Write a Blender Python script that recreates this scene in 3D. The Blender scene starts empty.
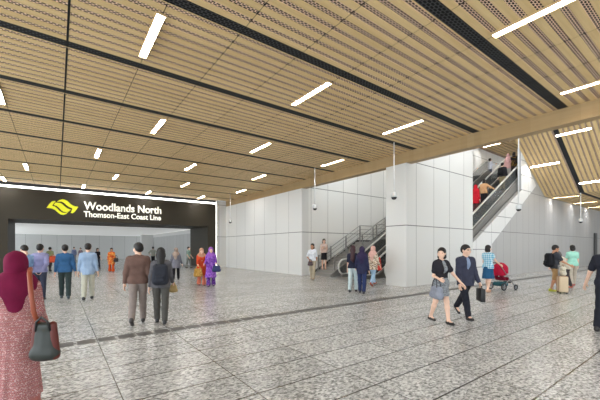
import bpy, bmesh, math, random
import numpy as np
from mathutils import Vector, Matrix
random.seed(7)
C = bpy.context.scene.collection
PI = math.pi

# ------------------------------------------------------------------ camera, world, exposure
FPX, HZ, EYE = 327.0, 248.0, 1.6                  # focal length in pixels, horizon row, eye height
SN, CS = 243/math.hypot(243, 327), 327/math.hypot(243, 327)
cam = bpy.data.cameras.new('camera'); cam.sensor_width = 36; cam.lens = FPX/600*36
cam.shift_y = (HZ-200)/600; cam.clip_end = 300
camo = bpy.data.objects.new('camera', cam); C.objects.link(camo)
camo.location = (0, 0, EYE); camo.rotation_euler = (PI/2, 0, -math.atan2(SN, CS))
sc = bpy.context.scene; sc.camera = camo
world = bpy.data.worlds.new('world'); sc.world = world; world.use_nodes = True
bg = world.node_tree.nodes['Background']; bg.inputs[0].default_value = (0.86, 0.94, 1, 1); 
wt = world.node_tree                               # daylight reaches the hall mostly from its open left side
_tc = wt.nodes.new('ShaderNodeTexCoord'); _sx = wt.nodes.new('ShaderNodeSeparateXYZ'); _mr = wt.nodes.new('ShaderNodeMapRange')
wt.links.new(_tc.outputs['Generated'], _sx.inputs[0]); wt.links.new(_sx.outputs[0], _mr.inputs[0])
_mr.inputs[1].default_value = -1; _mr.inputs[2].default_value = 0; _mr.inputs[3].default_value = 3.2; _mr.inputs[4].default_value = 1.1
wt.links.new(_mr.outputs[0], bg.inputs[1])
sc.view_settings.view_transform = 'Standard'; sc.view_settings.look = 'None'
sc.view_settings.gamma = 1; sc.view_settings.use_curve_mapping = False
sc.view_settings.exposure = 0.52
sc.cycles.use_denoising = True
sc.cycles.max_bounces = 10; sc.cycles.diffuse_bounces = 6
LAMP = 44.0                                        # radiance of the ceiling fixtures

def ray(px):                                       # world direction per unit depth for an image column
    t = (px-300)/FPX
    return SN+CS*t, CS-SN*t
def ground(px, py, z=0.0):                         # the place on a floor of height z seen at a pixel
    d = FPX*(EYE-z)/(py-HZ); rx, ry = ray(px)
    return rx*d, ry*d
def on_Y(px, Y):
    rx, ry = ray(px); return rx*Y/ry

# ------------------------------------------------------------------ materials
MATS = {}
def srgb(r, g, b):
    f = lambda c: (c/255)/12.92 if c/255 <= .04045 else ((c/255+.055)/1.055)**2.4
    return (f(r), f(g), f(b), 1)
class NT:
    def __init__(s, name):
        s.m = bpy.data.materials.new(name); s.m.use_nodes = True
        s.t = s.m.node_tree; s.b = s.t.nodes['Principled BSDF']
    def n(s, typ, **kw):
        x = s.t.nodes.new('ShaderNode'+typ)
        for k, v in kw.items():
            if k.startswith('i_'):
                kk = k[2:]; kk = int(kk) if kk.isdigit() else kk.replace('_', ' ')
                if isinstance(v, bpy.types.NodeSocket): s.t.links.new(v, x.inputs[kk])
                else: x.inputs[kk].default_value = v
            else: setattr(x, k, v)
        return x
    def math(s, op, a, b=0.0, c=None):
        x = s.n('Math', operation=op)
        for i, v in enumerate((a, b) if c is None else (a, b, c)):
            if isinstance(v, (int, float)): x.inputs[i].default_value = v
            else: s.t.links.new(v, x.inputs[i])
        return x.outputs[0]
    def mix(s, f, a, b):
        x = s.n('Mix', data_type='RGBA')
        for i, v in ((0, f), (6, a), (7, b)):
            if isinstance(v, bpy.types.NodeSocket): s.t.links.new(v, x.inputs[i])
            else: x.inputs[i].default_value = v
        return x.outputs[2]
    def base(s, v, rough=.5, spec=.5, metal=0):
        if isinstance(v, bpy.types.NodeSocket): s.t.links.new(v, s.b.inputs['Base Color'])
        else: s.b.inputs['Base Color'].default_value = v
        if isinstance(rough, bpy.types.NodeSocket): s.t.links.new(rough, s.b.inputs['Roughness'])
        else: s.b.inputs['Roughness'].default_value = rough
        s.b.inputs['Specular IOR Level'].default_value = spec
        s.b.inputs['Metallic'].default_value = metal
        return s.m
    def co(s, kind='Object'):
        return s.n('TexCoord').outputs[kind]
def cloth(r, g, b, rough=.85, var=.12):            # woven cloth: soft mottling round one colour
    key = ('cloth', r, g, b)
    if key in MATS: return MATS[key]
    t = NT('fabric'); c = srgb(r, g, b)
    nz = t.n('TexNoise', i_Vector=t.co(), i_Scale=14.0, i_Detail=3.0)
    lo = tuple(x*(1-var*2) for x in c[:3])+(1,); hi = tuple(min(1, x*(1+var*1.6)) for x in c[:3])+(1,)
    MATS[key] = t.base(t.mix(nz.outputs[0], lo, hi), rough, .2)
    return MATS[key]
def plain(r, g, b, rough=.5, spec=.4, metal=0.0, name='paint'):
    key = (name, r, g, b, rough, metal)
    if key in MATS: return MATS[key]
    t = NT(name)
    nz = t.n('TexNoise', i_Vector=t.co(), i_Scale=3.0, i_Detail=2.0)
    c = srgb(r, g, b); lo = tuple(x*.95 for x in c[:3])+(1,)
    MATS[key] = t.base(t.mix(nz.outputs[0], lo, c), rough, spec, metal)
    return MATS[key]
def glow(name, col, s):
    t = NT(name); t.base(col, .5)
    t.b.inputs['Emission Color'].default_value = col; t.b.inputs['Emission Strength'].default_value = s
    return t.m
def print_cloth(name, cols, scale, stretch=(1, 1, 1)):   # small printed motif in several colours
    t = NT(name)
    mp = t.n('Mapping', i_Vector=t.co()); mp.inputs['Scale'].default_value = stretch
    v = t.n('TexVoronoi', i_Vector=mp.outputs[0], i_Scale=scale)
    s = t.n('SeparateColor', i_0=v.outputs['Color'])
    r = t.n('ValToRGB', i_0=s.outputs[0]); r.color_ramp.interpolation = 'CONSTANT'
    el = r.color_ramp.elements
    while len(el) < len(cols): el.new(.5)
    for i, c in enumerate(cols):
        el[i].position = i/len(cols); el[i].color = srgb(*c)
    return t.base(r.outputs[0], .85, .2)
def grid_cloth(name, base, line, scale, w=.25, axis2=True):   # checks / stripes
    t = NT(name); s = t.n('SeparateXYZ', i_0=t.co())
    def bars(o): return t.math('LESS_THAN', t.math('FRACT', t.math('MULTIPLY', o, scale)), w)
    f = t.math('ADD', bars(s.outputs[0]), bars(s.outputs[2]) if axis2 else 0.0)
    return t.base(t.mix(t.math('MULTIPLY', f, .5), srgb(*base), srgb(*line)), .85, .2)
def zigzag_cloth():                                # maroon, cream and navy chevron print of the long tunic
    t = NT('chevron_print'); s = t.n('SeparateXYZ', i_0=t.co())
    ang = t.math('MULTIPLY', t.math('ARCTAN2', s.outputs[0], s.outputs[1]), .22)
    tri = t.math('PINGPONG', t.math('MULTIPLY', ang, 40.0), .5)
    row = t.math('FRACT', t.math('ADD', t.math('MULTIPLY', s.outputs[2], 24.0), t.math('MULTIPLY', tri, 1.4)))
    r = t.n('ValToRGB', i_0=row); r.color_ramp.interpolation = 'CONSTANT'
    el = r.color_ramp.elements
    cs = [(178, 126, 128), (120, 48, 66), (196, 156, 148), (56, 48, 78), (178, 92, 76)]
    while len(el) < len(cs): el.new(.5)
    for i, c in enumerate(cs): el[i].position = [0, .28, .45, .7, .82][i]; el[i].color = srgb(*c)
    nz = t.n('TexVoronoi', i_Vector=t.co(), i_Scale=130.0)
    sp = t.n('SeparateColor', i_0=nz.outputs['Color'])
    return t.base(t.mix(t.math('GREATER_THAN', sp.outputs[0], .88), r.outputs[0], srgb(206, 172, 168)), .85, .2)

def m_panel(name, col, rough, w, off, axis, zoff=2.54, zp=2.66):
    t = NT(name); s = t.n('SeparateXYZ', i_0=t.co())
    u = t.math('DIVIDE', t.math('SUBTRACT', s.outputs[axis], off), w)
    v = t.math('DIVIDE', t.math('SUBTRACT', s.outputs[2], zoff), zp)
    def line(q, size, half): return t.math('LESS_THAN', t.math('PINGPONG', q, .5), half/size)
    ln = t.math('MAXIMUM', line(u, w, .009), line(v, zp, .016))
    cell = t.n('CombineXYZ', i_0=t.math('FLOOR', u), i_1=t.math('FLOOR', v))
    wn = t.n('TexWhiteNoise', i_Vector=cell.outputs[0])
    c = srgb(*col); lo = tuple(x*.95 for x in c[:3])+(1,)
    return t.base(t.mix(ln, t.mix(wn.outputs[0], lo, c), srgb(96, 94, 92)), rough, .35)
M = {}
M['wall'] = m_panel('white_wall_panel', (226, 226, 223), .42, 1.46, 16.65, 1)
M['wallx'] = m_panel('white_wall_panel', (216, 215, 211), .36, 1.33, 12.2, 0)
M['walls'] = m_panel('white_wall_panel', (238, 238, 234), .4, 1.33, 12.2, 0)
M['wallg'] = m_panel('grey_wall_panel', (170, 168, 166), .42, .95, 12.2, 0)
M['band'] = m_panel('sloped_wall_panel', (220, 219, 216), .36, 1.75, 17.4, 0, .6, .93)
M['far'] = m_panel('far_wall_panel', (206, 206, 205), .5, 1.6, 0, 0, -5, 20)
M['fary'] = m_panel('far_wall_panel', (196, 196, 195), .5, 1.2, 0, 1, -5, 20)
M['white'] = plain(222, 221, 219, .45)
M['far_glow'] = glow('white_ceiling_added_glow', (1, 1, .98, 1), .15)  # plain white ceiling given an added glow to brighten the far room
def m_wood(name, c1, c2, stretch=(1.2, 14, 14)):
    t = NT(name); co = t.co()
    mp = t.n('Mapping', i_Vector=co); mp.inputs['Scale'].default_value = stretch
    a = t.n('TexNoise', i_Vector=mp.outputs[0], i_Scale=1.4, i_Detail=5.0, i_Distortion=.6)
    s = t.n('SeparateXYZ', i_0=co)
    cell = t.n('CombineXYZ', i_0=t.math('FLOOR', t.math('DIVIDE', t.math('SUBTRACT', s.outputs[0], .16), 1.275)),
               i_1=t.math('FLOOR', t.math('DIVIDE', t.math('SUBTRACT', s.outputs[1], .69), .2378)))
    wn = t.n('TexWhiteNoise', i_Vector=cell.outputs[0])
    f = t.math('ADD', t.math('MULTIPLY', a.outputs[0], .75), t.math('MULTIPLY', wn.outputs[0], .3))
    return t.base(t.mix(f, srgb(*c1), srgb(*c2)), .5, .3)
M['wood'] = m_wood('light_oak', (202, 171, 118), (230, 203, 152))
M['beam'] = m_wood('oak_beam', (152, 126, 88), (176, 150, 110), (6, .5, 9))
def m_perf(name, solid, hole, px_, py_, off, hw, hh, row0=0.0):     # staggered oval holes
    t = NT(name); s = t.n('SeparateXYZ', i_0=t.co())
    v = t.math('DIVIDE', t.math('SUBTRACT', s.outputs[1], row0), py_); par = t.math('MULTIPLY', t.math('FLOOR', v), off)
    u = t.math('ADD', t.math('DIVIDE', s.outputs[0], px_), par)
    fu = t.math('DIVIDE', t.math('ABSOLUTE', t.math('SUBTRACT', t.math('FRACT', u), .5)), hw)
    fv = t.math('DIVIDE', t.math('ABSOLUTE', t.math('SUBTRACT', t.math('FRACT', v), .5)), hh)
    r = t.math('ADD', t.math('POWER', fu, 4.0), t.math('POWER', fv, 4.0))
    return t.base(t.mix(t.math('LESS_THAN', r, 1.0), srgb(*solid), srgb(*hole)), .7, .2)
M['perf'] = m_perf('perforated_board', (240, 208, 184), (22, 12, 8), .086, .0372, .5, .37, .38, .725)
M['mesh'] = m_perf('black_mesh', (70, 70, 72), (12, 12, 13), .10, .05, .5, .40, .40)
M['dark'] = plain(16, 15, 15, .8)
M['lamp'] = glow('lamp_diffuser', (.98, .99, 1, 1), LAMP)
M['cove'] = glow('cove_light', (1, .99, .93, 1), 5)
M['portal'] = plain(58, 52, 41, .5, .3, 0, 'bronze_panel')
M['steel'] = plain(176, 176, 174, .28, .5, .85, 'brushed_steel')
M['steel2'] = plain(150, 149, 146, .4, .5, .6, 'satin_steel')
M['rubber'] = plain(36, 36, 38, .5)
M['wrap'] = plain(118, 116, 112, .4, .5, .3, 'escalator_cladding')
M['rail'] = plain(214, 212, 206, .3, .5, .3, 'handrail')
M['tread'] = plain(58, 57, 56, .5, .5, .3, 'step_tread')
M['stone'] = plain(140, 136, 130, .5, .4, 0, 'stair_stone')
t = NT('glass'); t.base((.10, .11, .11, 1), .25, .15); t.b.inputs['Transmission Weight'].default_value = 0
t.b.inputs['Alpha'].default_value = .3; M['glass'] = t.m
M['text'] = glow('lit_lettering', (1, .97, .86, 1), .38)
M['logo'] = glow('lit_emblem', srgb(206, 206, 34), .34)

def m_floor():
    t = NT('granite_tiles'); co = t.co(); s = t.n('SeparateXYZ', i_0=co)
    u = t.math('DIVIDE', t.math('SUBTRACT', s.outputs[0], .56), 1.22)
    v = t.math('DIVIDE', t.math('SUBTRACT', s.outputs[1], 1.30), .622)
    lx = t.math('LESS_THAN', t.math('PINGPONG', u, .5), .006/1.22)
    ly = t.math('LESS_THAN', t.math('PINGPONG', v, .5), .011/.622)
    ln = t.math('MAXIMUM', lx, ly)
    cell = t.n('CombineXYZ', i_0=t.math('FLOOR', u), i_1=t.math('FLOOR', v))
    wn = t.n('TexWhiteNoise', i_Vector=cell.outputs[0])
    mp = t.n('Mapping', i_Vector=co); mp.inputs['Scale'].default_value = (1, 1.5, 1); mp.inputs['Rotation'].default_value = (0, 0, .5)
    a = t.n('TexNoise', i_Vector=mp.outputs[0], i_Scale=20.0, i_Detail=6.0, i_Roughness=.72)
    b = t.n('TexVoronoi', i_Vector=mp.outputs[0], i_Scale=26.0)
    bs = t.n('SeparateColor', i_0=b.outputs['Color'])
    f = t.math('ADD', t.math('MULTIPLY', t.math('SUBTRACT', a.outputs[0], .5), 2.5), t.math('MULTIPLY', bs.outputs[0], .6))
    f = t.math('ADD', t.math('ADD', f, .2), t.math('MULTIPLY', t.math('SUBTRACT', wn.outputs[0], .5), .12))
    r = t.n('ValToRGB', i_0=f); el = r.color_ramp.elements
    el[0].position = .0; el[0].color = srgb(88, 87, 85); el[1].position = 1; el[1].color = srgb(228, 228, 226)
    e = el.new(.35); e.color = srgb(152, 152, 150); e = el.new(.62); e.color = srgb(188, 187, 185)
    m = t.base(t.mix(ln, r.outputs[0], srgb(52, 50, 48)), t.math('ADD', .2, t.math('MULTIPLY', a.outputs[0], .1)), .42)
    return m
M['floor'] = m_floor()
M['skin'] = plain(230, 190, 166, .5, .3, 0, 'skin'); M['skin2'] = plain(188, 138, 108, .5, .3, 0, 'skin')
M['hair'] = plain(26, 22, 20, .5, .4, 0, 'hair'); M['eye'] = plain(24, 18, 16, .2, .5, 0, 'eye'); M['lip'] = plain(164, 84, 78, .5, .3, 0, 'lip')

# ------------------------------------------------------------------ mesh helpers
def link(name, me, m, parent=None):
    o = bpy.data.objects.new(name, me); C.objects.link(o)
    if m is not None: me.materials.append(m)
    if parent is not None: o.parent = parent
    return o
def obj(name, bm, m, parent=None, smooth=False):
    bmesh.ops.recalc_face_normals(bm, faces=bm.faces)
    me = bpy.data.meshes.new(name); bm.to_mesh(me); bm.free()
    if smooth:
        for p in me.polygons: p.use_smooth = True
    return link(name, me, m, parent)
def struct(name, bm, m, parent=None):
    o = obj(name, bm, m, parent)
    if parent is None: o['kind'] = 'structure'
    return o
def tag(o, label, cat, group=None):
    o['label'] = label; o['category'] = cat
    if group: o['group'] = group
    return o
def thing(name, label, cat, loc=(0, 0, 0), rz=0, group=None):
    o = bpy.data.objects.new(name, None); C.objects.link(o); o.empty_display_size = .1
    o.location = loc; o.rotation_euler = (0, 0, rz)
    return tag(o, label, cat, group)
def B(): return bmesh.new()
def box(bm, x0, x1, y0, y1, z0, z1):
    v = [bm.verts.new(p) for p in ((x0, y0, z0), (x1, y0, z0), (x1, y1, z0), (x0, y1, z0), (x0, y0, z1), (x1, y0, z1), (x1, y1, z1), (x0, y1, z1))]
    for f in ((0, 3, 2, 1), (4, 5, 6, 7), (0, 1, 5, 4), (1, 2, 6, 5), (2, 3, 7, 6), (3, 0, 4, 7)): bm.faces.new([v[i] for i in f])
    return bm
def rbox(bm, x0, x1, y0, y1, z0, z1, r=.02, seg=3):
    t = B(); box(t, x0, x1, y0, y1, z0, z1)
    bmesh.ops.bevel(t, geom=t.edges[:], offset=r, segments=seg, affect='EDGES', profile=.5)
    me = bpy.data.meshes.new('t'); t.to_mesh(me); t.free(); bm.from_mesh(me); bpy.data.meshes.remove(me)
    return bm
def prism(bm, pts, axis, a, b):                    # polygon in the two other axes, extruded along axis from a to b
    def mk(p, w):
        q = list(p); q.insert(axis, w); return bm.verts.new(q)
    v0 = [mk(p, a) for p in pts]; v1 = [mk(p, b) for p in pts]; n = len(pts)
    bm.faces.new(v0); bm.faces.new(v1[::-1])
    for i in range(n): bm.faces.new([v0[i], v0[(i+1) % n], v1[(i+1) % n], v1[i]])
    return bm
def tube(bm, pts, r, n=10, closed=False):
    pts = [Vector(p) for p in pts]; rings = []; N = len(pts)
    rs = r if isinstance(r, (list, tuple)) else [r]*N
    up = None
    for i, p in enumerate(pts):
        a = pts[(i-1) % N] if (closed or i > 0) else p; b = pts[(i+1) % N] if (closed or i < N-1) else p
        d = (b-a).normalized()
        if up is None: up = Vector((0, 0, 1)) if abs(d.z) < .9 else Vector((1, 0, 0))
        u = (up-d*up.dot(d)).normalized(); w = d.cross(u); up = u
        rings.append([bm.verts.new(p+(u*math.cos(k*2*PI/n)+w*math.sin(k*2*PI/n))*rs[i]) for k in range(n)])
    for i in range(N if closed else N-1):
        A, Bq = rings[i], rings[(i+1) % N]
        for k in range(n): bm.faces.new([A[k], A[(k+1) % n], Bq[(k+1) % n], Bq[k]])
    if not closed: bm.faces.new(rings[0][::-1]); bm.faces.new(rings[-1])
    return bm
def lathe(bm, prof, c=(0, 0, 0), n=20):
    rings = []
    for r, z in prof:
        rings.append([bm.verts.new((c[0]+r*math.cos(k*2*PI/n), c[1]+r*math.sin(k*2*PI/n), c[2]+z)) for k in range(n)])
    for A, Bq in zip(rings, rings[1:]):
        for k in range(n): bm.faces.new([A[k], A[(k+1) % n], Bq[(k+1) % n], Bq[k]])
    bm.faces.new(rings[0][::-1]); bm.faces.new(rings[-1])
    return bm

# ------------------------------------------------------------------ the hall: floor, ceiling, walls
ZC = 5.55                                          # main ceiling
XB = 11.5                                          # line of the oak beam and the left wall
YW = 8.17                                          # plane of the pillar face and the long right wall
YS = 15.3                                          # wall behind the stairs
struct('floor', box(B(), -9, 60, -5, 60, -.3, 0), M['floor'])
bm = B()
x = -4.0
while x < 40:
    box(bm, x, x+.255, 6.50, 6.78, 0, .004); x += .305
struct('trim_floor_strip', bm, plain(84, 81, 78, .5))
seams = [.16+1.275*k for k in range(-5, 10)]
bm = B(); gb = B()
PITCH, GAP = 2.39, .25
yk = [.725+PITCH*k for k in range(-2, 11)]
for y0 in yk:                                      # y0 = far edge of a black gap
    y1 = min(y0+PITCH-GAP, 26.0)
    for j in range(9):
        a = y0+.2378*j+.108; b = y0+.2378*(j+1)
        if a > 25.9: break
        b = min(b, 26.0)
        for i in range(len(seams)-1):
            g = 0
            xa = seams[i]+(.019 if i == 5 else .006); xb = min(seams[i+1]-(.019 if i == 4 else .006), XB)
            box(bm, xa, xb, a, b, ZC, ZC+.014)
        if j == 0: box(bm, seams[0], XB, y0, y0+.014, ZC, ZC+.035)
    box(gb, seams[0], XB, y0-GAP, y0, ZC+.10, ZC+.12)
struct('ceiling', bm, M['wood'])
struct('ceiling_backing', box(B(), seams[0], XB, -4, 26, ZC+.015, ZC+.03), M['perf'])
bm = B()
for y0 in yk: box(bm, seams[0], XB, y0-GAP+.004, y0-.004, ZC+.008, ZC+.0145)
struct('ceiling_mesh_strips', bm, M['mesh'])
joints = box(B(), .142, .178, -4, 26, ZC+.006, ZC+.0145)
for q in seams:
    if abs(q-.16) > .01: box(joints, q-.0065, q+.0065, -4, 26, ZC+.004, ZC+.0143)
struct('ceiling_joint', joints, M['dark'])
struct('trim_beam', box(B(), XB, XB+.35, -4, 26, 5.10, ZC+.3), M['beam'])
struct('wall_left', box(B(), XB+.003, XB+.5, YS, 26.0, 0, 5.11), M['wall'])
struct('wall_stairs', box(B(), XB+.004, 60, YS+.001, YS+.3, 0, 11.4), M['walls'])
# pillar and long right wall in one plane, with the opening for the escalators
struct('wall_pillar', box(B(), XB+.002, 17.1, YW, 9.2, 0, 11.4), M['wallx'])
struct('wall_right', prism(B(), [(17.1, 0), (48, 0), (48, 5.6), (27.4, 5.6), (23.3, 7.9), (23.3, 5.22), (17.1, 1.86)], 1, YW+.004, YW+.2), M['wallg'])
struct('trim_1', prism(B(), [(17.1, 1.86), (23.3, 5.22), (23.3, 7.56), (23.6, 7.39), (25.75, 5.76), (19.2, 1.82), (19.2, 0), (17.1, 0)], 1, YW-.03, YW+.003), M['band'])
struct('wall_end', box(B(), 48, 48.3, -4, 15.3, 0, 5.6), M['white'])
struct('trim_2', box(B(), 40.3, 41.0, YW-.12, YW, 0, 3.0), plain(70, 70, 70))
# stepped ceilings beyond the beam
SL = .577
def sloped(x): return 5.2+SL*(27.4-x)
xt = 27.4-(11.4-5.2)/SL
def slats_sloped(bm, y0, y1, lower, w):            # one board following the slope, then the low flat ceiling
    prism(bm, [(xt, 11.4+lower), (27.4, 5.2+lower), (46, 5.2+lower), (46, 5.2+lower+w), (27.4, 5.2+lower+w), (xt, 11.4+lower+w)], 1, y0, y1)
bm = B(); mb = B()
yg = 6.25
ks = [yg+PITCH*k for k in range(-4, 2)]
for y0 in ks:
    for j in range(9):
        a = y0+.2378*j+.095; b = y0+.2378*(j+1)
        if a < YW-.02: slats_sloped(bm, a, min(b, YW-.002), 0, .035)
    if y0 < YW: slats_sloped(mb, y0-GAP, y0, .012, .02)
struct('ceiling_slope', bm, M['wood'])
bm = B(); slats_sloped(bm, -4, YW-.001, .04, .02); struct('ceiling_slope_backing', bm, M['perf'])
struct('ceiling_slope_mesh', mb, M['mesh'])
bm = B()
for k in range(52):
    y = -4+k*.38
    if y < YS-.3: box(bm, XB+.4, 58, y, y+.26, 11.36, 11.4)
struct('ceiling_upper', bm, M['wood'])
struct('ceiling_upper_backing', box(B(), XB+.35, 60, -4, YS+.3, 11.41, 11.5), M['perf'])
# upper storey floor reached by the escalators
struct('floor_upper', box(B(), 26.6, 58, YW+.21, YS, 6.9, 7.2), M['floor'])

# ------------------------------------------------------------------ portal with the station sign
YP = 26.0; PX0, PX1, PZ = -2.36, 9.92, 3.36; YB = 30.4; PE = 10.62; PT = 5.24
bm = B()
box(bm, -12, PX0, YP, YB, 0, PZ); box(bm, PX1, PE, YP, YB, 0, PZ)
box(bm, -12, PE, YP, YB, PZ, PT)
struct('wall_portal', bm, M['portal'])
bm = B(); box(bm, -12, PE+.09, YP+.06, YP+.14, PT, PT+.13); box(bm, PE, PE+.055, YP+.06, YP+.14, .0, PT)
cv = struct('trim_cove_light', bm, M['cove'])
struct('wall_portal_return', box(B(), PE+.056, XB+.002, YP, YP+.2, 0, 5.55), M['wallx'])
bm = B(); box(bm, -12, PE+.2, YP+.2, YP+.4, 5.2, 6.0); struct('ceiling_edge', bm, M['dark'])
# the room behind
struct('wall_far', box(B(), -20, 12, 54, 54.3, 0, 3.4), M['far'])
struct('wall_far_side', box(B(), 9.93, 10.2, YB, 46, 0, 2.95), M['fary'])
struct('trim_far_bulkhead', box(B(), 9.9, 10.25, YB, 46, 2.95, 3.3), M['white'])
struct('trim_far_column', box(B(), 8.6, 9.9, 45, 46, 0, 3.3), M['white'])
struct('ceiling_far', box(B(), -20, 12, YB, 54.3, 3.37, 3.5), M['far_glow'])

sign = thing('station_sign', 'lit station name in two white lines above the dark portal opening', 'sign', (0, YP, 0))
def line_text(txt, x0, x1, z, cap, name):
    cu = bpy.data.curves.new('t', 'FONT'); cu.body = txt; cu.size = 1; cu.extrude = 0; cu.offset = .021
    o = bpy.data.objects.new('t', cu); C.objects.link(o)
    dg = bpy.context.evaluated_depsgraph_get(); dg.update()
    me = bpy.data.meshes.new_from_object(o.evaluated_get(dg)); bpy.data.objects.remove(o)
    xs = [v.co.x for v in me.vertices]; a, b = min(xs), max(xs)
    bm = B(); bm.from_mesh(me); bpy.data.meshes.remove(me)
    sx = (x1-x0)/(b-a); sz = cap/.70
    for v in bm.verts: v.co = Vector((x0+(v.co.x-a)*sx, -.06, z+v.co.y*sz))
    r = bmesh.ops.extrude_face_region(bm, geom=bm.faces[:])
    for e in r['geom']:
        if isinstance(e, bmesh.types.BMVert): e.co.y = -.005
    return obj(name, bm, M['text'], sign)
line_text('Woodlands North', 1.42, 6.30, 4.17, .52, 'lettering')
line_text('Thomson-East Coast Line', 1.42, 6.27, 3.68, .37, 'lettering')
emb = thing('line_emblem', 'yellow-green emblem of overlapping wavy ribbons left of the station name', 'emblem', (0, YP, 0))
def px_plane(px, py):                              # a point of the portal front
    X = on_Y(px, YP); d = YP/ray(px)[1]; return (X, EYE+(HZ-py)*d/FPX)
def ribbon(pts, depth):
    bm = B(); q = [px_plane(40+u/10, 190+v/10) for u, v in pts]
    prism(bm, q, 1, -depth, -.004); return obj('ribbon', bm, M['logo'], emb)
ribbon([(66,178),(90,145),(115,118),(140,110),(158,112),(134,138),(122,158),(150,166),(172,184),(195,208),(222,226),(250,230),(285,218),(262,240),(232,250),(204,244),(180,226),(150,200),(120,186),(95,182)], .05)
ribbon([(138,149),(154,126),(178,128),(205,130),(226,144),(250,167),(280,187),(308,196),(292,213),(262,222),(236,218),(214,203),(190,178),(168,161)], .05)
ribbon([(170,116),(195,101),(222,94),(250,98),(275,112),(300,136),(328,156),(355,165),(383,168),(365,195),(345,220),(325,233),(307,229),(323,190),(318,180),(292,171),(265,152),(240,128),(214,117),(190,116)], .05)

# ------------------------------------------------------------------ ceiling lights and cameras
def make_fixture(Z, X, Y, label, group, L=1.5, rx=0):
    t = thing('ceiling_light', label, 'ceiling light', (X, Y, Z), 0, group)
    bm = box(B(), -.075, .075, -L/2-.01, L/2+.01, .0, .016)
    for sx in (-1, 1): box(bm, sx*.071-.004, sx*.071+.004, -L/2-.01, L/2+.01, -.034, .0)
    for sy in (-1, 1): box(bm, -.067, .067, sy*(L/2+.006)-.004, sy*(L/2+.006)+.004, -.034, .0)
    obj('housing', bm, plain(196, 168, 124), t)
    obj('diffuser', box(B(), -.066, .066, -L/2, L/2, -.005, -.001), M['lamp'], t)
    return t
first = None
def copy_thing(root, loc, label, group=None, rot=None):
    r = root.copy(); C.objects.link(r); r.location = loc; r['label'] = label
    if group: r['group'] = group
    if rot is not None: r.rotation_euler = rot
    for ch in list(root.children):
        c = ch.copy(); C.objects.link(c); c.parent = r
        for g in ch.children:
            d = g.copy(); C.objects.link(d); d.parent = c
    return r
rows = [(1.97, (6.5, 10.3), 'first'), (6.57, (-2.4, 1.41, 5.2, 9.02), 'second'), (11.25, (-1.2, 2.62, 6.4, 10.2), 'third'),
        (15.95, (-2.4, 1.36, 5.2, 9.0), 'fourth'), (20.6, (-1.2, 2.6, 6.4, 10.2), 'fifth'), (25.0, (-2.45, 1.36, 5.2, 9.0), 'last')]
rowname = {'first': 'nearest the viewer', 'second': 'of the second row', 'third': 'of the third row', 'fourth': 'of the fourth row', 'fifth': 'of the fifth row', 'last': 'just before the station sign'}
posname = {4: ('leftmost', 'second from left', 'third from left', 'rightmost'), 2: ('left', 'right')}
for Y, xs, nm in rows:
    for k, X in enumerate(xs):
        lab = f'linear white ceiling light {rowname[nm]}, {posname[len(xs)][k]} one'
        L = 1.55 if nm != 'last' else 1.3
        if first is None: first = make_fixture(ZC-.002, X, Y, lab, 'linear lights in the slatted ceiling')
        else: copy_thing(first, (X, Y, ZC-.002), lab)
def on_slope(px, py):                              # the place on the sloped ceiling seen at a pixel
    rx, ry = ray(px); k = (HZ-py)/FPX
    d = (5.2-EYE+SL*27.4)/(k+SL*rx); return rx*d, ry*d
for (px, py, w) in ((544.5, 164.2, 'upper left one'), (573, 131.5, 'topmost one'), (595, 180.8, 'lower right one')):
    X, Y = on_slope(px, py)
    copy_thing(first, (X, Y, sloped(X)-.03), f'linear light on the sloping slatted ceiling, {w}', 'lights on the sloping ceiling', (0, math.atan(SL), 0))
for X, w in ((28.6, 'beside the crease of the ceiling'), (33.4, 'beyond the camera pole'), (37.8, 'farthest right')):
    copy_thing(first, (X, 7.3, 5.2-.002), f'linear light in the low flat ceiling, {w}', 'lights in the low ceiling')
for X, Y, w in ((33, 14.0, 'nearer'), (40, 14.0, 'farther')):
    copy_thing(first, (X, Y, 11.34), f'{w} linear light in the high ceiling over the far escalator', 'lights in the high ceiling')
for i, X in enumerate((14, 17, 20, 24, 28)):       # fittings added to light the stairs and void, hidden above the beam
    for Y, w in ((10.5, 'over the near escalator'), (13.4, 'over the stairs')):
        copy_thing(first, (X, Y, 11.34), f'unseen added linear light in the high ceiling {w}, {("nearest the beam", "second from the beam", "middle one", "fourth from the beam", "farthest from the beam")[i]}', 'lights in the high ceiling')
for X, u in ((14, 'level'), (22, 'sloping'), (30, 'low')):  # unseen extra fittings, added for their light on the outer bay
    for Y, w in ((2, 'nearer'), (4.2, 'farther')):
        z = 11.34 if X < xt else sloped(X)-.03 if X < 27.4 else 5.198
        copy_thing(first, (X, Y, z), f'{w} unseen added linear light on the {u} part of the outer ceiling', 'added lights behind the beam', (0, math.atan(SL) if xt < X < 27.4 else 0, 0))

def dome_camera(X, Y, ztop, z, label):
    t = thing('security_camera', label, 'security camera', (X, Y, z), 0, 'dome cameras on poles')
    obj('pole', tube(B(), [(0, 0, .17), (0, 0, ztop-z)], .022, 10), M['white'], t, True)
    obj('housing', lathe(B(), [(.03, .20), (.10, .185), (.115, .15), (.12, .02), (.118, 0)]), plain(196, 196, 194), t, True)
    obj('dome', lathe(B(), [(.105, 0), (.1, -.03), (.082, -.062), (.05, -.088), (.01, -.098)]), plain(54, 54, 56, .15), t, True)
dome_camera(10.12, 7.72, ZC, 3.5, 'hanging dome camera in front of the white pillar')
dome_camera(10.2, 12.5, ZC, 3.55, 'hanging dome camera left of the stairs, above two women')
dome_camera(10.15, 22.2, ZC, 3.5, 'hanging dome camera nearest the portal')
dome_camera(17.4, 6.2, sloped(17.4), 3.42, 'hanging dome camera beside the escalator side panel')
dome_camera(27.42, 6.2, 5.2, 3.32, 'hanging dome camera before the grey wall at the right')

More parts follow.
